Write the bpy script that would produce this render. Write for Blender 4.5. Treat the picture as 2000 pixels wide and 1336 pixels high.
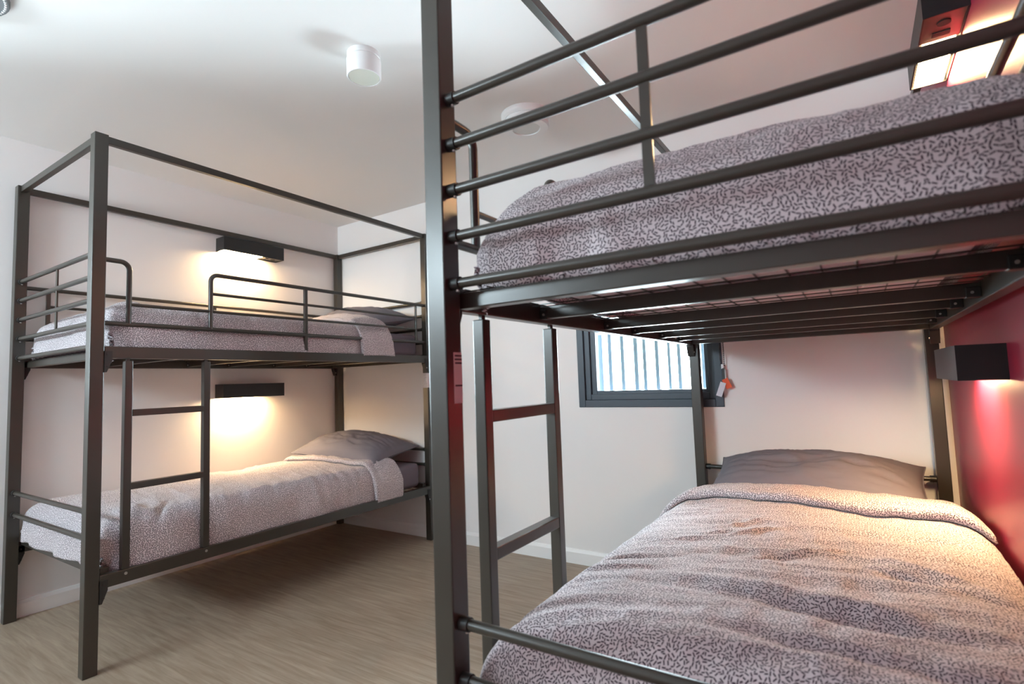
import bpy, bmesh, math, random
from mathutils import Vector, Matrix, noise

for o in list(bpy.data.objects):
    bpy.data.objects.remove(o, do_unlink=True)
scene = bpy.context.scene
C = scene.collection

# ------------------------------------------------------------------ camera
cam_data = bpy.data.cameras.new('camera')
cam = bpy.data.objects.new('camera', cam_data); C.objects.link(cam)
fw = Vector((-0.54383, 0.83598, 0.07343)); rt = Vector((0.83632, 0.54713, -0.03497)); up = Vector((0.06941, -0.04239, 0.99669))
M4 = Matrix((( rt.x, up.x, -fw.x, 2.59148), (rt.y, up.y, -fw.y, -0.85723), (rt.z, up.z, -fw.z, 1.09743), (0, 0, 0, 1)))
cam.matrix_world = M4
cam_data.sensor_fit = 'HORIZONTAL'; cam_data.sensor_width = 36.0; cam_data.lens = 18.6207
cam_data.clip_start = 0.02
cam_data.dof.use_dof = True; cam_data.dof.focus_distance = 2.1; cam_data.dof.aperture_fstop = 3.2
scene.camera = cam

# ------------------------------------------------------------------ world, exposure
SKY = 38.0
w = bpy.data.worlds.new('overcast_sky'); scene.world = w; w.use_nodes = True
bg = w.node_tree.nodes['Background']; bg.inputs[0].default_value = (0.80, 0.90, 0.98, 1); bg.inputs[1].default_value = SKY
vs = scene.view_settings
vs.view_transform = 'Standard'; vs.look = 'None'; vs.exposure = 1.0; vs.gamma = 1.0; vs.use_curve_mapping = False
cy = scene.cycles
cy.max_bounces = 8; cy.diffuse_bounces = 6; cy.glossy_bounces = 4; cy.transparent_max_bounces = 8
cy.sample_clamp_indirect = 6.0; cy.caustics_reflective = False; cy.caustics_refractive = False
cy.use_denoising = True; cy.adaptive_threshold = 0.02

LED_POWER = 80.0
LED_COL = (1.0, 0.67, 0.34)

# room
XL, XR, YB, YF, ZC = -1.03, 2.908, 2.055, -2.6, 2.452
WT = 0.12
WIN = (1.168, 1.998, 0.925, 1.72)          # back window x0 x1 z0 z1
FILL_WIN = (-0.95, 0.35, 1.72, 2.30)              # high opening added behind the camera, unseen, to even out the ceiling light
LWIN = (-1.50, -0.70, 1.00, 2.08)            # left-wall window beside the camera, out of frame (y0 y1 z0 z1)

def portal(name, loc, rot, sx, sz):
    l = bpy.data.lights.new(name, 'AREA'); l.shape = 'RECTANGLE'; l.size = sx; l.size_y = sz
    l.cycles.is_portal = True
    o = bpy.data.objects.new(name, l); C.objects.link(o); o.location = loc; o.rotation_euler = rot
    return o
portal('window_portal_back', ((WIN[0]+WIN[1])/2, YB+0.05, (WIN[2]+WIN[3])/2), (-math.pi/2, 0, 0), WIN[1]-WIN[0], WIN[3]-WIN[2])
portal('window_portal_left', (XL-0.02, (LWIN[0]+LWIN[1])/2, (LWIN[2]+LWIN[3])/2), (math.pi/2, 0, -math.pi/2), LWIN[1]-LWIN[0], LWIN[3]-LWIN[2])
portal('fill_window_portal', ((FILL_WIN[0]+FILL_WIN[1])/2, YF-0.02, (FILL_WIN[2]+FILL_WIN[3])/2), (math.pi/2, 0, 0), FILL_WIN[1]-FILL_WIN[0], FILL_WIN[3]-FILL_WIN[2])

# ------------------------------------------------------------------ materials
MAT = {}
def mat(name, col, rough=0.5, metal=0.0, spec=0.5, bump=None, **kw):
    m = bpy.data.materials.new(name); m.use_nodes = True
    nt = m.node_tree; b = nt.nodes['Principled BSDF']
    b.inputs['Base Color'].default_value = (*col, 1); b.inputs['Roughness'].default_value = rough
    b.inputs['Metallic'].default_value = metal; b.inputs['Specular IOR Level'].default_value = spec
    for k, v in kw.items(): b.inputs[k.replace('_', ' ')].default_value = v
    if bump:
        sc, st, dist = bump
        tc = nt.nodes.new('ShaderNodeTexCoord'); n = nt.nodes.new('ShaderNodeTexNoise'); bp = nt.nodes.new('ShaderNodeBump')
        n.inputs['Scale'].default_value = sc; n.inputs['Detail'].default_value = 4
        bp.inputs['Strength'].default_value = st; bp.inputs['Distance'].default_value = dist
        nt.links.new(tc.outputs['Object'], n.inputs['Vector']); nt.links.new(n.outputs['Fac'], bp.inputs['Height'])
        nt.links.new(bp.outputs['Normal'], b.inputs['Normal'])
    MAT[name] = m
    return m
mat('white_paint', (0.83, 0.81, 0.80), 0.6, spec=0.3, bump=(90, 0.06, 0.002))
mat('ceiling_paint', (0.87, 0.865, 0.85), 0.7, spec=0.3, bump=(70, 0.05, 0.002))
mat('trim_paint', (0.85, 0.84, 0.83), 0.35)
mat('magenta_paint', (0.27, 0.015, 0.046), 0.36, spec=0.5, bump=(60, 0.04, 0.002))
mat('frame_paint', (0.036, 0.031, 0.024), 0.30, metal=0.0, spec=0.65, bump=(260, 0.05, 0.0006))
mat('frame_dark', (0.018, 0.017, 0.016), 0.45)
mat('bolt_steel', (0.55, 0.54, 0.52), 0.3, metal=0.9)
mat('lamp_black', (0.010, 0.010, 0.011), 0.42, bump=(300, 0.05, 0.0005))
mat('lamp_plate', (0.06, 0.055, 0.05), 0.35)
mat('window_frame', (0.035, 0.050, 0.072), 0.42, spec=0.5)
mat('screen_slat', (0.36, 0.43, 0.48), 0.6)  # base colour lightened to imitate window flare over the backlit slats
mat('white_plastic', (0.85, 0.85, 0.85), 0.35)
mat('diffuser_off', (0.70, 0.72, 0.64), 0.3)
mat('grille_grey', (0.66, 0.69, 0.68), 0.5)
mat('vent_grey', (0.16, 0.17, 0.18), 0.5)
mat('dark_hole', (0.03, 0.03, 0.03), 0.8)
mat('sheet_mauve', (0.155, 0.135, 0.165), 0.85, spec=0.2, bump=(35, 0.25, 0.006))
mat('pillow_slate', (0.165, 0.155, 0.180), 0.75, spec=0.3, bump=(14, 0.22, 0.008))
mat('mattress_base', (0.78, 0.70, 0.72), 0.9, spec=0.1, bump=(30, 0.25, 0.01))
mat('tag_paper', (0.75, 0.78, 0.85), 0.6)
mat('tag_orange', (0.80, 0.13, 0.05), 0.6)
mat('sticker_paper', (0.72, 0.66, 0.65), 0.5)
mat('sticker_ink', (0.06, 0.05, 0.05), 0.6)
mat('thread', (0.45, 0.44, 0.42), 0.8)
mat('concrete', (0.55, 0.54, 0.52), 0.9, bump=(20, 0.3, 0.01))

def led_mat():
    m = bpy.data.materials.new('led_diffuser'); m.use_nodes = True
    b = m.node_tree.nodes['Principled BSDF']
    b.inputs['Base Color'].default_value = (0.8, 0.75, 0.65, 1)
    b.inputs['Emission Color'].default_value = (*LED_COL, 1); b.inputs['Emission Strength'].default_value = LED_POWER
    MAT['led'] = m
led_mat()

def glass_mat():
    m = bpy.data.materials.new('window_glass'); m.use_nodes = True; nt = m.node_tree
    for n in list(nt.nodes): nt.nodes.remove(n)
    out = nt.nodes.new('ShaderNodeOutputMaterial'); mix = nt.nodes.new('ShaderNodeMixShader')
    tr = nt.nodes.new('ShaderNodeBsdfTransparent'); gl = nt.nodes.new('ShaderNodeBsdfGlossy'); fr = nt.nodes.new('ShaderNodeFresnel')
    tr.inputs[0].default_value = (0.93, 0.97, 0.97, 1); gl.inputs['Roughness'].default_value = 0.02; fr.inputs[0].default_value = 1.45
    nt.links.new(fr.outputs[0], mix.inputs[0]); nt.links.new(tr.outputs[0], mix.inputs[1]); nt.links.new(gl.outputs[0], mix.inputs[2])
    nt.links.new(mix.outputs[0], out.inputs[0]); MAT['glass'] = m
glass_mat()

DASH_CELL = 0.0066
def duvet_mat():
    """white cotton printed with short dark dashes lying every which way"""
    m = bpy.data.materials.new('dash_print_cotton'); m.use_nodes = True; nt = m.node_tree; N = nt.nodes.new; L = nt.links.new
    b = nt.nodes['Principled BSDF']; b.inputs['Roughness'].default_value = 0.85; b.inputs['Specular IOR Level'].default_value = 0.15
    b.inputs['Sheen Weight'].default_value = 0.15
    uv = N('ShaderNodeTexCoord')
    mp = N('ShaderNodeMapping'); mp.inputs['Scale'].default_value = (1/DASH_CELL, 1/DASH_CELL, 1); L(uv.outputs['UV'], mp.inputs['Vector'])
    def voro(feature):
        v = N('ShaderNodeTexVoronoi'); v.voronoi_dimensions = '2D'; v.feature = feature
        v.inputs['Scale'].default_value = 1.0; v.inputs['Randomness'].default_value = 0.85; L(mp.outputs[0], v.inputs['Vector']); return v
    vo, ve = voro('F1'), voro('DISTANCE_TO_EDGE')
    sub = N('ShaderNodeVectorMath'); sub.operation = 'SUBTRACT'; L(mp.outputs[0], sub.inputs[0]); L(vo.outputs['Position'], sub.inputs[1])
    sepc = N('ShaderNodeSeparateColor'); L(vo.outputs['Color'], sepc.inputs[0])
    ang = N('ShaderNodeMath'); ang.operation = 'MULTIPLY'; ang.inputs[1].default_value = 6.2832; L(sepc.outputs[0], ang.inputs[0])
    rot = N('ShaderNodeVectorRotate'); rot.rotation_type = 'Z_AXIS'; L(sub.outputs[0], rot.inputs['Vector']); L(ang.outputs[0], rot.inputs['Angle'])
    sx = N('ShaderNodeSeparateXYZ'); L(rot.outputs[0], sx.inputs[0])
    def lt(out, lim):
        a = N('ShaderNodeMath'); a.operation = 'ABSOLUTE'; L(out, a.inputs[0])
        c = N('ShaderNodeMath'); c.operation = 'LESS_THAN'; c.inputs[1].default_value = lim; L(a.outputs[0], c.inputs[0]); return c
    cx, cy_ = lt(sx.outputs[0], 0.58), lt(sx.outputs[1], 0.19)
    m1 = N('ShaderNodeMath'); m1.operation = 'MULTIPLY'; L(cx.outputs[0], m1.inputs[0]); L(cy_.outputs[0], m1.inputs[1])
    gap = N('ShaderNodeMath'); gap.operation = 'GREATER_THAN'; gap.inputs[1].default_value = 0.055; L(ve.outputs['Distance'], gap.inputs[0])
    mul = N('ShaderNodeMath'); mul.operation = 'MULTIPLY'; L(m1.outputs[0], mul.inputs[0]); L(gap.outputs[0], mul.inputs[1])
    mix = N('ShaderNodeMix'); mix.data_type = 'RGBA'
    mix.inputs[6].default_value = (0.66, 0.60, 0.62, 1); mix.inputs[7].default_value = (0.060, 0.042, 0.058, 1)
    L(mul.outputs[0], mix.inputs[0]); L(mix.outputs[2], b.inputs['Base Color'])
    nz = N('ShaderNodeTexNoise'); nz.inputs['Scale'].default_value = 26; nz.inputs['Detail'].default_value = 5; L(uv.outputs['UV'], nz.inputs['Vector'])
    bp = N('ShaderNodeBump'); bp.inputs['Strength'].default_value = 0.25; bp.inputs['Distance'].default_value = 0.008
    L(nz.outputs['Fac'], bp.inputs['Height']); L(bp.outputs['Normal'], b.inputs['Normal'])
    MAT['duvet'] = m
duvet_mat()

def floor_mat():
    m = bpy.data.materials.new('oak_vinyl'); m.use_nodes = True; nt = m.node_tree; N = nt.nodes.new; L = nt.links.new
    b = nt.nodes['Principled BSDF']; b.inputs['Roughness'].default_value = 0.42; b.inputs['Specular IOR Level'].default_value = 0.4
    tc = N('ShaderNodeTexCoord'); mp = N('ShaderNodeMapping'); mp.inputs['Scale'].default_value = (2.2, 34, 1); L(tc.outputs['Object'], mp.inputs['Vector'])
    n1 = N('ShaderNodeTexNoise'); n1.inputs['Scale'].default_value = 1.6; n1.inputs['Detail'].default_value = 7; n1.inputs['Roughness'].default_value = 0.62
    n1.inputs['Distortion'].default_value = 0.6; L(mp.outputs[0], n1.inputs['Vector'])
    n2 = N('ShaderNodeTexNoise'); n2.inputs['Scale'].default_value = 2.0; n2.inputs['Detail'].default_value = 2; L(tc.outputs['Object'], n2.inputs['Vector'])
    cr = N('ShaderNodeValToRGB'); e = cr.color_ramp.elements
    e[0].position = 0.30; e[0].color = (0.255, 0.185, 0.130, 1); e[1].position = 0.70; e[1].color = (0.425, 0.335, 0.255, 1)
    L(n1.outputs['Fac'], cr.inputs[0])
    mx = N('ShaderNodeMix'); mx.data_type = 'RGBA'; mx.blend_type = 'MULTIPLY'; mx.inputs[0].default_value = 0.35
    cr2 = N('ShaderNodeValToRGB'); cr2.color_ramp.elements[0].position = 0.35; cr2.color_ramp.elements[0].color = (0.78, 0.76, 0.74, 1)
    cr2.color_ramp.elements[1].position = 0.65; cr2.color_ramp.elements[1].color = (1, 1, 1, 1)
    L(n2.outputs['Fac'], cr2.inputs[0]); L(cr.outputs[0], mx.inputs[6]); L(cr2.outputs[0], mx.inputs[7]); L(mx.outputs[2], b.inputs['Base Color'])
    bp = N('ShaderNodeBump'); bp.inputs['Strength'].default_value = 0.08; bp.inputs['Distance'].default_value = 0.002
    L(n1.outputs['Fac'], bp.inputs['Height']); L(bp.outputs['Normal'], b.inputs['Normal'])
    MAT['floor'] = m
floor_mat()

# ------------------------------------------------------------------ mesh helpers
def finish(name, bm, material, parent=None, smooth=False, loc=None):
    bmesh.ops.recalc_face_normals(bm, faces=bm.faces)
    me = bpy.data.meshes.new(name); bm.to_mesh(me); bm.free()
    if smooth:
        for p in me.polygons: p.use_smooth = True
    me.materials.append(MAT[material])
    o = bpy.data.objects.new(name, me); C.objects.link(o)
    if parent: o.parent = parent
    if loc: o.location = loc
    return o

def add_box(bm, x0, x1, y0, y1, z0, z1, bev=0.0):
    if x1 < x0: x0, x1 = x1, x0
    if y1 < y0: y0, y1 = y1, y0
    r = bmesh.ops.create_cube(bm, size=1.0)
    vs_ = r['verts']
    for v in vs_:
        v.co = Vector((x0 + (v.co.x + .5)*(x1-x0), y0 + (v.co.y + .5)*(y1-y0), z0 + (v.co.z + .5)*(z1-z0)))
    if bev > 0:
        es = list({e for v in vs_ for e in v.link_edges})
        bmesh.ops.bevel(bm, geom=es, offset=bev, segments=2, affect='EDGES', profile=0.6)

def box(name, b, material, parent=None, bev=0.0):
    bm = bmesh.new(); add_box(bm, *b, bev=bev); return finish(name, bm, material, parent)

def add_tube(bm, path, r, seg=10, caps=True):
    pts = [Vector(p) for p in path]; rings = []
    t0 = (pts[1]-pts[0]).normalized()
    ref = Vector((0, 0, 1)) if abs(t0.z) < 0.9 else Vector((1, 0, 0))
    nrm = (ref - t0*ref.dot(t0)).normalized()
    for i, p in enumerate(pts):
        if i == 0: t = pts[1]-pts[0]
        elif i == len(pts)-1: t = pts[-1]-pts[-2]
        else: t = (pts[i]-pts[i-1]).normalized() + (pts[i+1]-pts[i]).normalized()
        t.normalize(); nrm = (nrm - t*nrm.dot(t)).normalized(); bn = t.cross(nrm)
        rr = r[i] if isinstance(r, (list, tuple)) else r
        rings.append([bm.verts.new(p + nrm*math.cos(2*math.pi*k/seg)*rr + bn*math.sin(2*math.pi*k/seg)*rr) for k in range(seg)])
    for a, b in zip(rings, rings[1:]):
        for k in range(seg): bm.faces.new((a[k], a[(k+1) % seg], b[(k+1) % seg], b[k]))
    if caps: bm.faces.new(rings[0][::-1]); bm.faces.new(rings[-1])

def tube(name, path, r, material, parent=None, seg=12):
    bm = bmesh.new(); add_tube(bm, path, r, seg)
    o = finish(name, bm, material, parent, smooth=True)
    shade_auto(o); return o

def shade_auto(o, ang=0.6):
    me = o.data
    bm = bmesh.new(); bm.from_mesh(me)
    for e in bm.edges:
        if len(e.link_faces) == 2 and e.calc_face_angle(0) > ang: e.smooth = False
    bm.to_mesh(me); bm.free()

def bend(p0, p1, p2, r, n=6):
    """path p0 -> p1 -> p2 with the corner at p1 rounded"""
    p0, p1, p2 = Vector(p0), Vector(p1), Vector(p2)
    a = (p0-p1).normalized(); b = (p2-p1).normalized(); c = p1 + a*r + b*r
    out = [p0]
    for i in range(n+1):
        th = math.pi/2*i/n
        out.append(c - b*r*math.cos(th) - a*r*math.sin(th))
    out.append(p2); return out

def lathe(name, prof, material, parent=None, seg=40, loc=None):
    bm = bmesh.new(); rings = []
    for r, z in prof:
        rings.append([bm.verts.new((r*math.cos(2*math.pi*k/seg), r*math.sin(2*math.pi*k/seg), z)) for k in range(seg)])
    for a, b in zip(rings, rings[1:]):
        for k in range(seg): bm.faces.new((a[k], a[(k+1) % seg], b[(k+1) % seg], b[k]))
    bm.faces.new(rings[0][::-1]); bm.faces.new(rings[-1])
    bmesh.ops.remove_doubles(bm, verts=bm.verts, dist=1e-6)
    o = finish(name, bm, material, parent, smooth=True, loc=loc); shade_auto(o); return o

def thing(name, label, cat, loc=(0, 0, 0), rotz=0, group=None):
    o = bpy.data.objects.new(name, None); C.objects.link(o); o.empty_display_size = 0.1
    o.location = loc; o.rotation_euler = (0, 0, rotz); o['label'] = label; o['category'] = cat
    if group: o['group'] = group
    return o
def tag(o, label, cat, group=None):
    o['label'] = label; o['category'] = cat
    if group: o['group'] = group
    return o
def struct(o):
    o['kind'] = 'structure'; return o

# ------------------------------------------------------------------ room shell
def wall_with_hole(name, x0, x1, y0, y1, z0, z1, hole, material):
    hx0, hx1, hz0, hz1 = hole
    bm = bmesh.new()
    add_box(bm, x0, hx0, y0, y1, z0, z1); add_box(bm, hx1, x1, y0, y1, z0, z1)
    add_box(bm, hx0, hx1, y0, y1, z0, hz0); add_box(bm, hx0, hx1, y0, y1, hz1, z1)
    return struct(finish(name, bm, material))
struct(box('floor', (XL-WT, XR+WT, YF-WT, YB+WT, -0.1, 0), 'floor'))
struct(box('ceiling', (XL-WT, XR+WT, YF-WT, YB+WT, ZC, ZC+0.1), 'ceiling_paint'))
def left_wall():
    y0, y1, z0, z1 = LWIN; bm = bmesh.new()
    add_box(bm, XL-WT, XL, YF-WT, y0, 0, ZC); add_box(bm, XL-WT, XL, y1, YB+WT, 0, ZC)
    add_box(bm, XL-WT, XL, y0, y1, 0, z0); add_box(bm, XL-WT, XL, y0, y1, z1, ZC)
    struct(finish('wall_left', bm, 'white_paint'))
left_wall()
struct(box('wall_right', (XR, XR+WT, YF-WT, YB+WT, 0, ZC), 'magenta_paint'))
wall_with_hole('wall_back', XL, XR, YB, YB+WT, 0, ZC, WIN, 'white_paint')
wall_with_hole('wall_front', XL, XR, YF-WT, YF, 0, ZC, FILL_WIN, 'white_paint')

def baseboard(name, pts_xy, horizontal):
    """extruded profile with a bevelled top, along x (back) or y (sides)"""
    a, b, wallpos, sgn = pts_xy
    prof = [(0, 0), (0.014, 0), (0.014, 0.066), (0.006, 0.082), (0, 0.084)]
    bm = bmesh.new(); rings = []
    for t in (a, b):
        rings.append([bm.verts.new((t, wallpos + sgn*d, z) if horizontal else (wallpos + sgn*d, t, z)) for d, z in prof])
    n = len(prof)
    for k in range(n): bm.faces.new((rings[0][k], rings[0][(k+1) % n], rings[1][(k+1) % n], rings[1][k]))
    bm.faces.new(rings[0]); bm.faces.new(rings[1][::-1])
    return struct(finish(name, bm, 'trim_paint'))
baseboard('baseboard_back', (XL, XR, YB, -1), True)
baseboard('baseboard_left', (YF, YB-0.014, XL, 1), False)
baseboard('baseboard_right', (YF, YB-0.014, XR, -1), False)
baseboard('baseboard_front', (XL+0.014, XR-0.014, YF, 1), True)

def ring_frame(name, x0, x1, z0, z1, wd, y0, y1, material, parent, bev=0.003):
    bm = bmesh.new()
    add_box(bm, x0, x0+wd, y0, y1, z0, z1, bev); add_box(bm, x1-wd, x1, y0, y1, z0, z1, bev)
    add_box(bm, x0+wd, x1-wd, y0, y1, z0, z0+wd, bev); add_box(bm, x0+wd, x1-wd, y0, y1, z1-wd, z1, bev)
    return finish(name, bm, material, parent)

win = bpy.data.objects.new('window_1', None); C.objects.link(win); struct(win)
win['label'] = 'dark blue-grey aluminium window with vertical slats outside'
x0, x1, z0, z1 = WIN
ring_frame('window_frame', x0, x1, z0, z1, 0.042, YB-0.006, YB+0.085, 'window_frame', win)
ring_frame('frame_rebate', x0+0.042, x1-0.040, z0+0.042, z1-0.042, 0.034, YB+0.008, YB+0.085, 'window_frame', win)
sash = ring_frame('sash', x0+0.076, x1-0.06, z0+0.062, z1-0.06, 0.034, YB+0.022, YB+0.062, 'window_frame', win)
box('pane', (x0+0.105, x1-0.085, YB+0.040, YB+0.046, z0+0.09, z1-0.09), 'glass', sash)
for i, (a, b) in enumerate([(1.261, 1.291), (1.325, 1.350), (1.404, 1.428), (1.486, 1.512), (1.540, 1.562), (1.613, 1.636),
                            (1.685, 1.703), (1.740, 1.761), (1.815, 1.838), (1.872, 1.890), (1.945, 1.968)]):
    k = (2.19+0.857)/(2.15+0.857); cx = 2.5915
    a, b = cx+(a-cx)*k, cx+(b-cx)*k
    box('screen_slat', (a, b, 2.19, 2.215, 0.80, 1.85), 'screen_slat', win, bev=0.003)
box('sill', (x0-0.02, x1+0.02, YB+0.085, YB+0.16, z0-0.03, z0-0.002), 'window_frame', win)

win2 = bpy.data.objects.new('window_2', None); C.objects.link(win2); struct(win2)
win2.location = (XL, LWIN[1], 0); win2.rotation_euler = (0, 0, math.pi/2)
LL_ = LWIN[1]-LWIN[0]
ring_frame('window_frame', -LL_, 0, LWIN[2], LWIN[3], 0.05, -0.004, 0.09, 'window_frame', win2)
box('mullion', (-LL_/2-0.03, -LL_/2+0.03, 0.02, 0.07, LWIN[2]+0.05, LWIN[3]-0.05), 'window_frame', win2)
box('pane', (-LL_+0.05, -0.05, 0.054, 0.06, LWIN[2]+0.05, LWIN[3]-0.05), 'glass', win2)

fill_win = bpy.data.objects.new('fill_window', None); C.objects.link(fill_win); struct(fill_win)  # added unseen window, lets in fill daylight from behind the camera
ring_frame('window_frame', FILL_WIN[0], FILL_WIN[1], FILL_WIN[2], FILL_WIN[3], 0.05, YF-0.09, YF+0.004, 'window_frame', fill_win)
box('pane', (FILL_WIN[0]+0.05, FILL_WIN[1]-0.05, YF-0.06, YF-0.054, FILL_WIN[2]+0.05, FILL_WIN[3]-0.05), 'glass', fill_win)

# ------------------------------------------------------------------ bunk beds
W, LB, PX, PY, H = 1.0216, 2.05, 0.047, 0.0495, 2.198

def bunk_bed(loc, s, label, ladder_dy=0.0, yl=LB, sticker=None):
    """bed space: x = 0 room side, -W wall side; y = 0 foot, yl head.  s = +1 as is, -1 mirrored in x"""
    root = thing('bunk_bed', label, 'bunk bed', loc, 0, 'charcoal metal bunk beds')
    FP = 'frame_paint'
    def bx(name, x0, x1, y0, y1, z0, z1, parent=root, m=FP, bev=0.0025):
        return box(name, (s*x0, s*x1, y0, y1, z0, z1), m, parent, bev)
    def tb(name, path, r, parent=root, m=FP, seg=12):
        return tube(name, [(s*p[0], p[1], p[2]) for p in path], r, m, parent, seg)
    # posts
    for x0 in (-PX, -W):
        for y0 in (0, yl-PY):
            bx('post', x0, x0+PX, y0, y0+PY, 0, H, bev=0.003)
    # canopy
    for x0 in (-0.036, -W+0.011):
        bx('canopy_rail', x0, x0+0.025, PY, yl-PY, H-0.034, H-0.002)
    for y0 in (0.012, yl-0.037):
        bx('canopy_rail', -W+PX, -PX, y0, y0+0.025, H-0.034, H-0.002)
    # end rails with collars
    def end_rail(y, z, r):
        o = tb('end_rail', [(-W+PX, y, z), (-PX, y, z)], r)
        for xa, xb in ((-PX, -PX-0.022), (-W+PX, -W+PX+0.022)):
            tb('rail_collar', [(xa, y, z), (xb, y, z)], r*1.28, o, 'frame_dark')
        for xa in (-PX-0.014, -W+PX+0.014):
            tb('collar_screw', [(xa, y, z-r*1.2), (xa, y, z-r*1.2-0.004)], 0.0035, o, 'bolt_steel', 8)
    for y in (0.0245, yl-0.0245):
        for z in (1.692, 1.594, 1.496, 1.398, 1.300): end_rail(y, z, 0.0108)
        for z in (0.628, 0.522): end_rail(y, z, 0.0108)
        bx('spindle', -0.478, -0.460, y-0.003, y+0.003, 1.398, 1.692, bev=0)
    # room-side guard
    gx = -0.0235
    tb('guard_loop', bend((gx, PY, 1.667), (gx, 0.142, 1.667), (gx, 0.142, 1.398), 0.034), 0.0105)
    tb('guard_loop', bend((gx, 0.487, 1.398), (gx, 0.487, 1.667), (gx, yl-PY, 1.667), 0.034), 0.0105)
    tb('guard_rail', [(gx, PY, 1.398), (gx, yl-PY, 1.398)], 0.0105)
    tb('guard_rail', [(gx, 0.145, 1.484), (gx, 1.915, 1.490)], 0.0075)
    tb('guard_rail', [(gx, 0.490, 1.572), (gx, 1.915, 1.572)], 0.0075)
    bx('guard_upright', gx-0.008, gx+0.008, 1.006, 1.026, 1.255, 1.667)
    bx('guard_upright', gx-0.006, gx+0.006, 1.908, 1.922, 1.398, 1.667)
    # wall-side guard
    wx = -W+0.0235
    tb('guard_rail', [(wx, PY, 1.667), (wx, yl-PY, 1.667)], 0.0105)
    tb('guard_rail', [(wx, 0.142, 1.577), (wx, 1.915, 1.577)], 0.0075)
    tb('guard_rail', [(wx, 0.142, 1.490), (wx, 1.915, 1.490)], 0.0075)
    tb('guard_rail', [(wx, PY, 1.397), (wx, yl-PY, 1.397)], 0.0085)
    for y in (0.142, 1.015, 1.915):
        bx('guard_upright', wx-0.008, wx+0.008, y-0.009, y+0.009, 1.397, 1.667)
    # decks
    for deck, (sz0, sz1, ez0, ez1, slats) in {
            'upper': (1.250, 1.300, 1.253, 1.286, (0.423, 0.853, 1.115, 1.445, 1.72)),
            'lower': (0.325, 0.378, 0.364, 0.400, (0.423, 0.853, 1.115, 1.445, 1.72))}.items():
        bx('side_rail', -0.030, 0.0, PY, yl-PY, sz0, sz1)
        bx('side_rail', -W, -W+0.030, PY, yl-PY, sz0, sz1)
        for y0 in (0.060, yl-0.092):
            bx('end_beam', -W+0.030, -0.030, y0, y0+0.032, ez0, ez1)
        for y0 in slats:
            sl = bx('slat', -W+0.030, -0.030, y0-0.012, y0+0.012, sz0+0.010, sz1-0.006)
            if deck == 'upper':
                for xa in (-W+0.030, -0.030):
                    d = 0.030 if xa < -0.5 else -0.022
                    bx('slat_clip', xa, xa+d, y0-0.015, y0+0.015, sz0+0.008, sz0+0.034, sl, 'frame_dark')
                    tb('clip_bolt', [(xa+d*0.6, y0-0.015, sz0+0.020), (xa+d*0.6, y0-0.018, sz0+0.020)], 0.0035, sl, 'bolt_steel', 8)
        # welded wire mesh under the mattress
        zm = sz1-0.004
        bm = bmesh.new()
        n = 17
        for i in range(n):
            x = -W+0.04 + (W-0.08)*i/(n-1)
            add_box(bm, s*x-0.0014, s*x+0.0014, 0.075, yl-0.075, zm-0.0016, zm+0.0012)
        n = 27
        for i in range(n):
            y = 0.085 + (yl-0.17)*i/(n-1)
            add_box(bm, s*(-W+0.03), s*(-0.03), y-0.0014, y+0.0014, zm-0.0045, zm-0.0017)
        finish('wire_mesh', bm, FP, root)
        # corner brackets with bolts
        for (px_, dx) in ((-0.013, 1), (-W+0.013, 1)):
            for (py_, dy) in ((PY, 1), (yl-PY, -1)):
                bm = bmesh.new(); prof = [(0, sz1-0.02), (0.027, sz1-0.02), (0.027, sz0-0.008), (0.008, sz0-0.058), (0, sz0-0.058)]
                ra = [bm.verts.new((s*(px_-0.017), py_+dy*a, z)) for a, z in prof]
                rb = [bm.verts.new((s*(px_+0.017), py_+dy*a, z)) for a, z in prof]
                k5 = len(prof)
                for k in range(k5): bm.faces.new((ra[k], ra[(k+1) % k5], rb[(k+1) % k5], rb[k]))
                bm.faces.new(ra); bm.faces.new(rb[::-1])
                br = finish('corner_bracket', bm, 'frame_dark', root)
                for sgn in (1, -1):
                    for z in (sz0+0.016, sz0-0.036):
                        xa = px_+sgn*0.017
                        tb('bracket_bolt', [(xa, py_+dy*0.012, z), (xa+sgn*0.003, py_+dy*0.012, z)], 0.0042, br, 'frame_dark' if z > sz0 or py_ < 1 else 'bolt_steel', 8)
    # ladder
    lad = bpy.data.objects.new('ladder', None); C.objects.link(lad); lad.parent = root
    yA, yB = 0.125+ladder_dy, 0.448+ladder_dy
    for y0 in (yA, yB):
        bx('stile', -0.030, 0.0, y0, y0+0.029, 0.380, 1.240, lad)
        bx('hook', -0.021, -0.012, y0+0.008, y0+0.021, 1.240, 1.262, lad, bev=0)
        tb('ladder_bolt', [(-0.001, y0+0.0145, 0.362), (0.003, y0+0.0145, 0.362)], 0.006, lad, 'bolt_steel', 10)
    for z in (0.698, 1.005):
        bx('rung', -0.029, -0.001, yA+0.029, yB, z, z+0.028, lad)
    # printed sticker
    if sticker:
        sx0, sx1, sy0, sy1, sz0, sz1, axis = sticker
        st = bx('sticker', sx0, sx1, sy0, sy1, sz0, sz1, root, 'sticker_paper', 0)
        rnd = random.Random(4)
        if axis == 'y':
            for i in range(9):
                z = sz1 - (sz1-sz0)*(i+0.7)/9.4
                box('printed_line', (s*(sx0+0.004), s*(sx0+(sx1-sx0)*rnd.uniform(0.6, 0.95)), sy0-0.0004, sy0, z-0.0012, z+0.0012), 'sticker_ink', st)
        else:
            for z in (sz1-0.007, sz1-0.0145, sz1-0.022, sz0+0.036):
                box('printed_line', (s*(sx0-0.0004), s*sx0, sy0+rnd.uniform(0.003, 0.007), sy1-0.001, z-0.0017, z+0.0017), 'sticker_ink', st)
    return root

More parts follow.
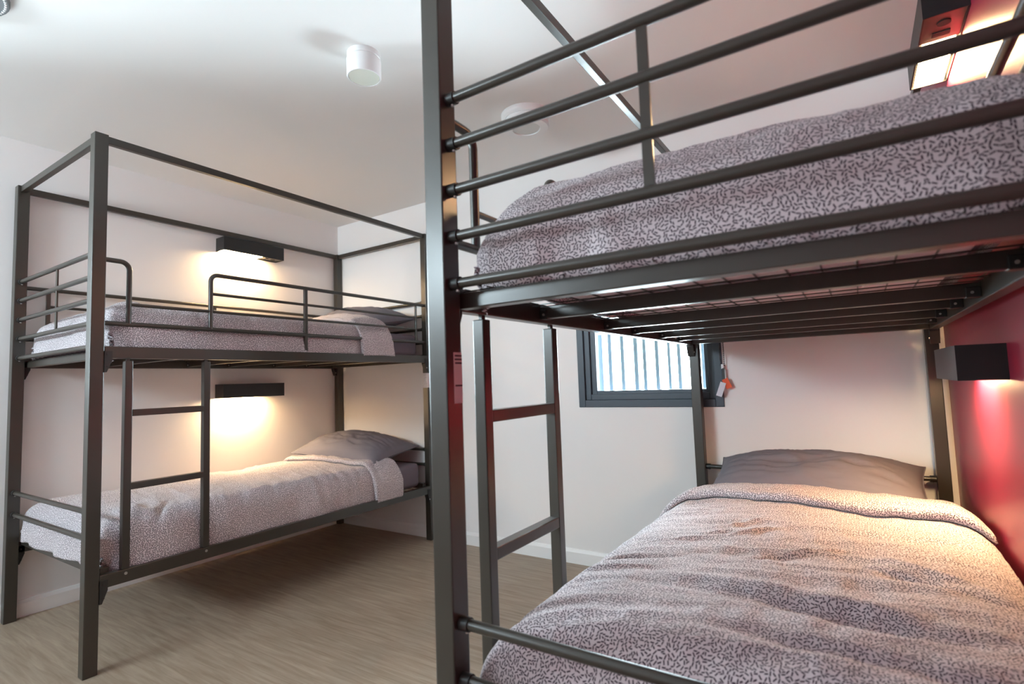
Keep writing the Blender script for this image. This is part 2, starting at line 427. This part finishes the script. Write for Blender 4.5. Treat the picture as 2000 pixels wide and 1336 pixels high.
bed_l = bunk_bed((0, 0, 0), 1, 'charcoal metal bunk bed along the white wall with two lamps, whole frame in view',
                 sticker=(-PX, 0.0006, LB-PY-0.0006, LB-PY+0.02, 1.072, 1.176, 'y'))
XQ, YQ = 1.857, -0.043
bed_r = bunk_bed((XQ, YQ, 0), -1, 'charcoal metal bunk bed along the magenta wall, cut off by the right edge', ladder_dy=0.026,
                 sticker=(-PX-0.0006, -PX, 0.022, 0.0485, 1.056, 1.160, 'x'))

# ------------------------------------------------------------------ bedding
def fbm(x, y, z, o=3):
    return noise.fractal(Vector((x, y, z)), 1.0, 2.0, o, noise_basis='PERLIN_ORIGINAL')

def rounded_slab(name, x0, x1, y0, y1, z0, z1, r, material, parent, n=6):
    bm = bmesh.new(); add_box(bm, x0, x1, y0, y1, z0, z1)
    vert_e = [e for e in bm.edges if abs(e.verts[0].co.z - e.verts[1].co.z) > 1e-4]
    bmesh.ops.bevel(bm, geom=vert_e, offset=r*1.4, segments=n, affect='EDGES', profile=0.5)
    ed = [e for e in bm.edges if abs(e.verts[0].co.z - e.verts[1].co.z) < 1e-4 and len(e.link_faces) == 2 and e.calc_face_angle(0) > 1.0]
    bmesh.ops.bevel(bm, geom=ed, offset=r, segments=n, affect='EDGES', profile=0.5)
    o = finish(name, bm, material, parent, smooth=True); shade_auto(o, 0.7); return o

def mattress(bed_loc, s, z0, z1, label, foot=0.095, room=-0.062, rr=0.03):
    t = thing('mattress', label, 'mattress', (bed_loc[0], bed_loc[1], z0), 0, 'single mattresses on the bunks')
    x0, x1 = s*(-W+0.066), s*room
    if x0 > x1: x0, x1 = x1, x0
    rounded_slab('mattress_body', x0+0.014, x1-0.014, foot+0.015, LB-0.089, 0, z1-z0-0.012, rr-0.008, 'mattress_base', t)
    rounded_slab('fitted_sheet', x0, x1, foot, LB-0.075, 0.0025, z1-z0, rr, 'sheet_mauve', t)
    return t

def sstep(a, b, x):
    t = max(0, min(1, (x-a)/(b-a))); return t*t*(3-2*t)

def drape(d, r):
    """distance past the start of the rounded edge -> (outward, drop)"""
    if d <= 0: return 0.0, 0.0
    a = d/r
    if a < math.pi/2: return r*math.sin(a), r*(1-math.cos(a))
    return r, r + (d - r*math.pi/2)

class Duvet:
    def __init__(s_, p): s_.__dict__.update(p)
    def point(s_, a, b, off=0.0):
        """a across (0 wall .. wide room), b along (0 foot .. head) in cloth metres -> bed-space point"""
        r = s_.r
        xa, xb = s_.x0, s_.x1; ya = s_.y0
        # inner flat limits
        fa, fb, fy = xa+r, xb-r, ya+r
        dw = fa - a if a < fa else 0; dr = a - fb if a > fb else 0; df = fy - b if b < fy else 0
        ow, zw = drape(dw, r); orr, zr = drape(dr, r); of, zf = drape(df, r)
        x = min(max(a, fa), fb) - ow + orr; y = max(b, fy) - of
        drop = max(zw, zr); drop = (drop**3 + zf**3)**(1/3)
        # rounded plan corner
        cl = min(1, drop/(2*r))
        side_x = max(ow, orr)/r; side_y = of/r
        k = side_x*side_y*cl
        if k > 0:
            c = (0.02 if ow > 0 else 0.045)*k; x += c if ow > 0 else -c; y += c
        u = (x-xa)/(xb-xa); flat = 1 - min(1, drop/(1.2*r))
        crown = s_.crown*(1-abs(2*u-1)**2.6)*flat*sstep(ya, ya+0.16, y)
        z = s_.zt - drop + crown
        sd = s_.seed
        # soft puffs, long creases, fine creases
        n1 = fbm(x*2.6+sd, y*2.2, sd, 2)*0.009
        q = fbm(x*2.0+sd*2, y*8.5+x*2.2, 3+sd, 3); n2 = (abs(q)-0.2)*-s_.crease
        q2 = fbm(x*9+sd*3+y*3, y*6-x*4, 9+sd, 3); n3 = (abs(q2)-0.2)*-s_.crease*0.5
        side = 1-flat
        qs = fbm((x+y)*7+sd, z*3.2, 5+sd, 2); n4 = qs*0.020*side
        dz = (n1+n2+n3)*(0.35+0.65*flat)
        for (fx0, fy0, fx1, fy1, wd, am) in s_.folds:
            ex, ey = fx1-fx0, fy1-fy0; L2 = ex*ex+ey*ey
            t = ((x-fx0)*ex+(y-fy0)*ey)/L2; tt = max(0, min(1, t))
            dx, dy = x-fx0-ex*tt, y-fy0-ey*tt; d2 = (dx*dx+dy*dy)/(wd*wd)
            if d2 < 9: dz += am*math.exp(-d2)*math.sin(math.pi*tt)
        # outward direction for the sides
        fl = min(1.2, drop/0.15); push = max(-0.004, n4+dz*0.5) + off + s_.flare*fl; pushy = max(-0.004, min(0.010, n4+dz*0.5)) + off + 0.012*fl
        if ow > 0: push = min(push, 0.012)
        x += push*side*((-1 if ow > 0 else 1) if max(ow, orr) > 0 else 0)*min(1, side_x*1.2)
        y -= pushy*side*min(1, side_y*1.2)
        z += dz*flat + off*(0.25+0.75*flat)
        # hill where the pillow lies underneath
        z -= s_.head_drop*sstep(s_.hy0, s_.hy1, y)*flat
        z += s_.pillow_rise*sstep(s_.ry0, s_.ry1, y)*(1-abs(2*u-1)**3)*flat
        return Vector((x, y, z))

def sheet_mesh(name, fn, na, nb, s, parent, uvs, thick=0.010, flip=False):
    bm = bmesh.new(); uvl = bm.loops.layers.uv.new('UVMap'); grid = []; uvg = []
    for j in range(nb+1):
        row = []; ur = []
        for i in range(na+1):
            p = fn(i/na, j/nb); row.append(bm.verts.new((s*p.x, p.y, p.z))); ur.append(uvs(i/na, j/nb))
        grid.append(row); uvg.append(ur)
    for j in range(nb):
        for i in range(na):
            idx = [(j, i), (j, i+1), (j+1, i+1), (j+1, i)]
            if s < 0: idx = idx[::-1]
            f = bm.faces.new([grid[a][b] for a, b in idx]); f.smooth = True
            for lp, (a, b) in zip(f.loops, idx): lp[uvl].uv = uvg[a][b]
    me = bpy.data.meshes.new(name); bm.to_mesh(me); bm.free(); me.materials.append(MAT['duvet'])
    o = bpy.data.objects.new(name, me); C.objects.link(o); o.parent = parent
    md = o.modifiers.new('thickness', 'SOLIDIFY'); md.thickness = thick; md.offset = -1
    return o

def duvet(bed_loc, s, label, p, hang_wall, hang_room, hang_foot, y_head, fold_front, fold_back, nx=150, ny=230):
    t = thing('duvet', label, 'duvet', (bed_loc[0], bed_loc[1], 0), 0, 'dash-print duvets on the bunks')
    D = Duvet(p); r = D.r
    ext = r*(math.pi/2-1)
    a0, a1 = D.x0 - ext - hang_wall, D.x1 + ext + hang_room
    b0, b1 = D.y0 - ext - hang_foot, y_head
    def hem(v): return 1 + 0
    def fn(u, v):
        hr = 0.014*fbm(v*7+D.seed, 0.3, 1.7, 2)
        hf = 0.012*fbm(u*6+D.seed, 4.3, 2.7, 2)
        return D.point(a0+(a1+hr-a0)*u, (b0+hf)+(b1-b0-hf)*v)
    sheet_mesh('cover', fn, nx, ny, s, t, lambda u, v: (a0+(a1-a0)*u + D.seed, b0+(b1-b0)*v))
    # turned-back band: lies over the cover, front lip rounded
    th = p.get('band', 0.028)
    def fb_(u, v):
        a = a0+(a1-a0)*u
        f0 = fold_front(u); b_ = fold_back(u)
        # v: 0..0.12 the lip curling up from below, rest over the top to the head edge, last bit rolls down
        if v < 0.12:
            ang = math.pi*v/0.12; off = th*0.5*(1-math.cos(ang)) + 0.002; bb = f0 + 0.014 - 0.016*math.sin(ang)
        elif v < 0.86:
            k = (v-0.12)/0.74; off = th*(1 + 0.2*math.sin(math.pi*k)) + 0.002; bb = f0+0.014+(b_-f0-0.014)*k
        else:
            ang = math.pi*(v-0.86)/0.14*0.62; off = th*math.cos(ang) + 0.002; bb = b_+0.030*math.sin(ang)
        return D.point(a, bb, off)
    sheet_mesh('turned_back_band', fb_, nx, 60, s, t, lambda u, v: (a0+(a1-a0)*u + D.seed+3, v*0.42), 0.006)
    return t

def pillow(loc, rot, size, label, seed, sag=0.0):
    """loc = centre of the underside, size = (length x, depth y, height)"""
    lx, ly, hz = size; n = 44
    t = None
    bm = bmesh.new(); top = []; bot = []
    for j in range(n+1):
        ra = []; rb = []
        for i in range(n+1):
            u, v = 2*i/n-1, 2*j/n-1
            # pinch the outline between the corners
            px_ = u*(1-0.055*(1-v*v)*abs(u)**3); py_ = v*(1-0.09*(1-u*u)*abs(v)**3)
            e = (1-abs(u)**2.3)*(1-abs(v)**2.3); e = max(0, e)**0.60
            x, y = px_*lx/2, py_*ly/2
            n1 = fbm(u*1.6+seed, v*1.6, seed, 3)*0.10
            q = fbm(u*3+seed, v*5+u, 2+seed, 3); n2 = -(abs(q)-0.15)*0.20
            edge = min(1, e*1.6)
            h = hz*(0.70*e*(1+n1+n2*edge))
            hb = hz*0.30*e*(1+n1*0.5)
            zz = hz*0.30
            ra.append(bm.verts.new((x, y, zz+h+0.002)))
            rb.append(bm.verts.new((x, y, max(0, zz-hb-0.002))))
        top.append(ra); bot.append(rb)
    for j in range(n):
        for i in range(n):
            bm.faces.new((top[j][i], top[j][i+1], top[j+1][i+1], top[j+1][i]))
            bm.faces.new((bot[j][i], bot[j+1][i], bot[j+1][i+1], bot[j][i+1]))
    for k in range(n):
        bm.faces.new((top[0][k], bot[0][k], bot[0][k+1], top[0][k+1])); bm.faces.new((top[n][k+1], bot[n][k+1], bot[n][k], top[n][k]))
        bm.faces.new((top[k+1][0], bot[k+1][0], bot[k][0], top[k][0])); bm.faces.new((top[k][n], bot[k][n], bot[k+1][n], top[k+1][n]))
    o = finish('pillow', bm, 'pillow_slate', None, smooth=True)
    o.location = loc; o.rotation_euler = rot
    # sewn seam round the edge
    bm = bmesh.new(); ring = []
    pts = []
    for i in range(n+1): pts.append((2*i/n-1, -1))
    for j in range(1, n+1): pts.append((1, 2*j/n-1))
    for i in range(n-1, -1, -1): pts.append((2*i/n-1, 1))
    for j in range(n-1, 0, -1): pts.append((-1, 2*j/n-1))
    path = []
    for u, v in pts:
        path.append((u*(1-0.055*(1-v*v)*abs(u)**3)*lx/2, v*(1-0.09*(1-u*u)*abs(v)**3)*ly/2, hz*0.30))
    path.append(path[0]); add_tube(bm, path, 0.003, 6, False)
    finish('seam', bm, 'pillow_slate', o, smooth=True)
    return tag(o, label, 'pillow', 'slate pillows at the head of the bunks')

LL, RR = (0, 0), (XQ, YQ)
ZU, ZUT, ZLO, ZLT = 1.298, 1.455, 0.376, 0.540
mattress(LL, 1, ZU, ZUT, 'mauve-sheeted mattress on the upper bunk by the white wall')
mattress(LL, 1, ZLO, ZLT, 'mauve-sheeted mattress on the lower bunk by the white wall')
mattress(RR, -1, ZU, ZUT, 'mattress seen from below through wire mesh, upper bunk by magenta wall', 0.13, -0.10, 0.05)
mattress(RR, -1, ZLO, ZLT, 'mauve-sheeted mattress on the lower bunk by the magenta wall')

base = dict(flare=0.018, head_drop=0.0, hy0=1.3, hy1=1.7, r=0.09, x0=-W+0.050, x1=-0.046, y0=0.072, crown=0.012, crease=0.016, folds=[], pillow_rise=0.0, ry0=1.4, ry1=1.7)
duvet(LL, 1, 'dash-print duvet on the upper bunk by the white wall, behind the curved guard rail',
      dict(base, zt=1.487, seed=1.3, pillow_rise=0.06, ry0=1.35, ry1=1.66, crown=0.04,
           folds=[(-0.25, 0.24, -0.03, 0.14, 0.03, 0.010), (-0.3, 0.32, -0.02, 0.22, 0.015, -0.010)]),
      0.06, 0.115, 0.10, 1.60, lambda u: 1.415, lambda u: 1.665)
duvet(LL, 1, 'dash-print duvet on the lower bunk by the white wall, behind the ladder',
      dict(base, zt=0.575, seed=4.1, y0=0.052, crown=0.02, folds=[(-0.30, 0.30, -0.03, 0.16, 0.03, 0.022), (-0.25, 0.42, -0.02, 0.25, 0.015, -0.018)]),
      0.05, 0.130, 0.085, 1.66, lambda u: 1.47+0.04*u, lambda u: 1.72)
duvet(RR, -1, 'dash-print duvet on the upper bunk by the magenta wall, seen through end rails',
      dict(base, zt=1.505, seed=7.7, crown=0.035, x0=-W+0.016, x1=-0.075, y0=0.092, r=0.11, flare=0.036,
           folds=[(-0.30, 0.30, -0.10, 0.12, 0.03, 0.012)]), 0.03, 0.09, 0.112, 1.60, lambda u: 1.42, lambda u: 1.665)
duvet(RR, -1, 'large rumpled dash-print duvet in the foreground, lower bunk by the magenta wall',
      dict(base, zt=0.590, seed=2.6, y0=0.056, crown=0.045, band=0.032, head_drop=0.03, hy0=1.30, hy1=1.66, r=0.10, crease=0.013, x0=-W-0.040,
           folds=[(-1.0, 0.40, -0.25, 0.40, 0.030, -0.016), (-0.98, 0.47, -0.3, 0.46, 0.025, 0.012), (-1.0, 0.26, -0.4, 0.24, 0.022, -0.012),
                  (-1.0, 0.64, -0.66, 0.74, 0.020, -0.014), (-1.0, 0.70, -0.72, 0.80, 0.020, 0.010),
                  (-0.50, 1.08, -0.30, 0.84, 0.014, 0.010), (-0.54, 0.98, -0.36, 0.78, 0.011, 0.009), (-0.46, 0.90, -0.24, 0.74, 0.010, 0.008),
                  (-0.40, 0.82, -0.16, 0.68, 0.010, 0.007), (-0.35, 0.62, -0.08, 0.52, 0.014, -0.009), (-0.30, 0.52, -0.06, 0.42, 0.012, 0.008),
                  (-0.70, 0.86, -0.52, 0.70, 0.012, 0.008), (-0.62, 0.76, -0.44, 0.62, 0.011, -0.008)]),
      -0.08, 0.110, 0.11, 1.62, lambda u: 1.255+0.055*math.sin(u*2.75)+0.012*math.sin(u*11), lambda u: 1.64, nx=190, ny=300)

def tuft(parent):
    bm = bmesh.new(); uvl = bm.loops.layers.uv.new('UVMap'); rings = []
    for k, (z, r) in enumerate([(1.312, 0.034), (1.298, 0.036), (1.285, 0.028), (1.272, 0.016), (1.262, 0.004)]):
        rings.append([bm.verts.new((0.050 + r*0.5*math.cos(a*math.pi/8), 1.60 + r*math.sin(a*math.pi/8)*(1+0.15*math.sin(a*2.1+k)), z)) for a in range(16)])
    for a, b in zip(rings, rings[1:]):
        for k in range(16):
            f = bm.faces.new((a[k], a[(k+1) % 16], b[(k+1) % 16], b[k])); f.smooth = True
            for lp in f.loops: lp[uvl].uv = (lp.vert.co.y, lp.vert.co.z)
    bm.faces.new(rings[-1]); bm.faces.new(rings[0][::-1])
    o = finish('drooping_corner', bm, 'duvet', parent, smooth=True)
tuft(bpy.data.objects['duvet.002'])

pillow((-0.50, 1.765, 0.590), (math.radians(7), math.radians(3), math.radians(4)), (0.80, 0.46, 0.180), 'slate pillow on the lower bunk by the white wall', 1.1)
pillow((-0.46, 1.785, 1.505), (math.radians(9), math.radians(3), math.radians(-3)), (0.76, 0.42, 0.175), 'slate pillow on the upper bunk behind the guard rail', 5.2)
pillow((XQ+0.535, YQ+1.800, 0.572), (math.radians(15), 0, math.radians(-1)), (0.80, 0.44, 0.172), 'slate pillow on the lower bunk by the magenta wall', 8.4)

# ------------------------------------------------------------------ wall lamps
def wall_lamp(loc, rotz, label):
    t = thing('wall_lamp', label, 'wall lamp', loc, rotz, 'black box reading lamps')
    l, d, h, wl = 0.445, 0.102, 0.093, 0.004
    bm = bmesh.new()
    add_box(bm, -l/2, l/2, 0, d, h-wl, h); add_box(bm, -l/2, -l/2+wl, 0, d, 0, h-wl); add_box(bm, l/2-wl, l/2, 0, d, 0, h-wl)
    add_box(bm, -l/2+wl, l/2-wl, d-wl, d, 0, h-wl); add_box(bm, -l/2+wl, l/2-wl, 0, wl, 0, h-wl)
    finish('housing', bm, 'lamp_black', t)
    box('diffuser', (-0.065, l/2-0.010, 0.012, d-0.012, 0.004, 0.010), 'led', t)
    pl = box('socket_plate', (-l/2+wl, -0.070, wl, d-wl, 0.005, 0.011), 'lamp_plate', t)
    lathe('socket', [(0.0, 0.0), (0.016, 0.0), (0.016, 0.003), (0.0, 0.003)], 'dark_hole', pl, 20, loc=(-0.165, 0.05, 0.002))
    box('switch', (-0.120, -0.096, 0.030, 0.072, 0.002, 0.006), 'dark_hole', pl, 0.001)
    return t
wall_lamp((XL, 1.260, 1.050), -math.pi/2, 'black lit box lamp on the white wall above the lower bunk')
wall_lamp((XL, 1.260, 2.048), -math.pi/2, 'black lit box lamp on the white wall above the upper bunk')
wall_lamp((XR, 1.167, 1.057), math.pi/2, 'black lit box lamp on the magenta wall above the lower bunk')
wall_lamp((XR, 1.167, 2.050), math.pi/2, 'black lit box lamp on the magenta wall above the upper bunk')

# ------------------------------------------------------------------ ceiling fittings
t = thing('ceiling_light', 'white cylindrical surface downlight on the ceiling', 'ceiling light', (0.985, 0.575, ZC))
lathe('mounting_ring', [(0, 0), (0.066, 0), (0.0665, -0.001), (0.0665, -0.022), (0.064, -0.024), (0, -0.024)], 'white_plastic', t)
lathe('body', [(0, -0.0255), (0.066, -0.0255), (0.068, -0.028), (0.068, -0.096), (0.066, -0.100), (0.062, -0.100), (0.061, -0.094), (0, -0.094)], 'white_plastic', t)
lathe('lens', [(0, -0.092), (0.061, -0.092), (0.060, -0.0985), (0, -0.0985)], 'diffuser_off', t)
t = thing('ceiling_speaker', 'round white ceiling speaker with grey centre grille', 'speaker', (1.255, 1.400, ZC))
lathe('base', [(0, 0), (0.126, 0), (0.126, -0.012), (0.120, -0.024), (0.112, -0.030), (0, -0.030)], 'white_plastic', t)
lathe('body', [(0, -0.0305), (0.108, -0.0305), (0.116, -0.046), (0.118, -0.066), (0.112, -0.074), (0.072, -0.074), (0.070, -0.067), (0, -0.067)], 'white_plastic', t)
lathe('grille', [(0, -0.065), (0.070, -0.065), (0.068, -0.070), (0, -0.070)], 'grille_grey', t)
t = thing('smoke_detector', 'small flat white ceiling sensor with ring of dark holes', 'detector', (0.962, 1.425, ZC))
lathe('cover', [(0, 0), (0.040, 0), (0.040, -0.003), (0.036, -0.006), (0, -0.006)], 'white_plastic', t)
for k in range(8):
    a = 2*math.pi*k/8
    lathe('hole', [(0, 0), (0.0045, 0), (0.0045, -0.002), (0, -0.002)], 'dark_hole', t, 8, loc=(0.028*math.cos(a), 0.028*math.sin(a), -0.0055))
lathe('hole', [(0, 0), (0.005, 0), (0.005, -0.002), (0, -0.002)], 'dark_hole', t, 8, loc=(0, 0, -0.0055))
t = thing('ceiling_vent', 'grey round ceiling vent in the top left corner', 'vent', (0.205, -0.475, ZC))
lathe('vent_disc', [(0, 0), (0.148, 0), (0.152, -0.004), (0.152, -0.012), (0.148, -0.016), (0, -0.018)], 'vent_grey', t)
for k in range(64):
    a = 2*math.pi*k/64
    lathe('rim_bead', [(0, 0), (0.004, 0), (0.003, -0.003), (0, -0.004)], 'white_plastic', t, 8, loc=(0.140*math.cos(a), 0.140*math.sin(a), -0.016))

# ------------------------------------------------------------------ blind chain with tag
t = thing('blind_chain', 'black bead blind chain with orange and white tag beside the window', 'blind chain', (2.003, YB, 1.07))
box('holder', (-0.006, 0.006, -0.024, 0, 0.052, 0.076), 'white_plastic', t, 0.001)
for dx in (-0.009, 0.009):
    bm = bmesh.new(); z = 0.07
    add_tube(bm, [(dx, -0.018, 0.065), (dx, -0.018, 0.66)], 0.0012, 6)
    while z < 0.655:
        m = Matrix.Translation((dx, -0.018, z)); bmesh.ops.create_icosphere(bm, subdivisions=1, radius=0.0034, matrix=m); z += 0.0105
    finish('bead_strand', bm, 'frame_dark', t, smooth=True)
box('chain_bracket', (-0.02, 0.02, -0.030, 0, 0.65, 0.69), 'frame_dark', t, 0.002)
def card(name, c, wd, ht, ang, y, m):
    bm = bmesh.new(); add_box(bm, -wd/2, wd/2, -0.0008, 0.0008, -ht, 0)
    o = finish(name, bm, m, t); o.location = (c[0], y, c[1]); o.rotation_euler = (0, ang, 0.15); return o
box('tag_tie', (-0.002, 0.010, -0.026, -0.024, -0.008, 0.055), 'frame_dark', t)
card('orange_tag', (0.008, 0.000), 0.030, 0.052, math.radians(-24), -0.028, 'tag_orange')
card('white_tag', (0.002, -0.018), 0.028, 0.074, math.radians(20), -0.034, 'tag_paper')
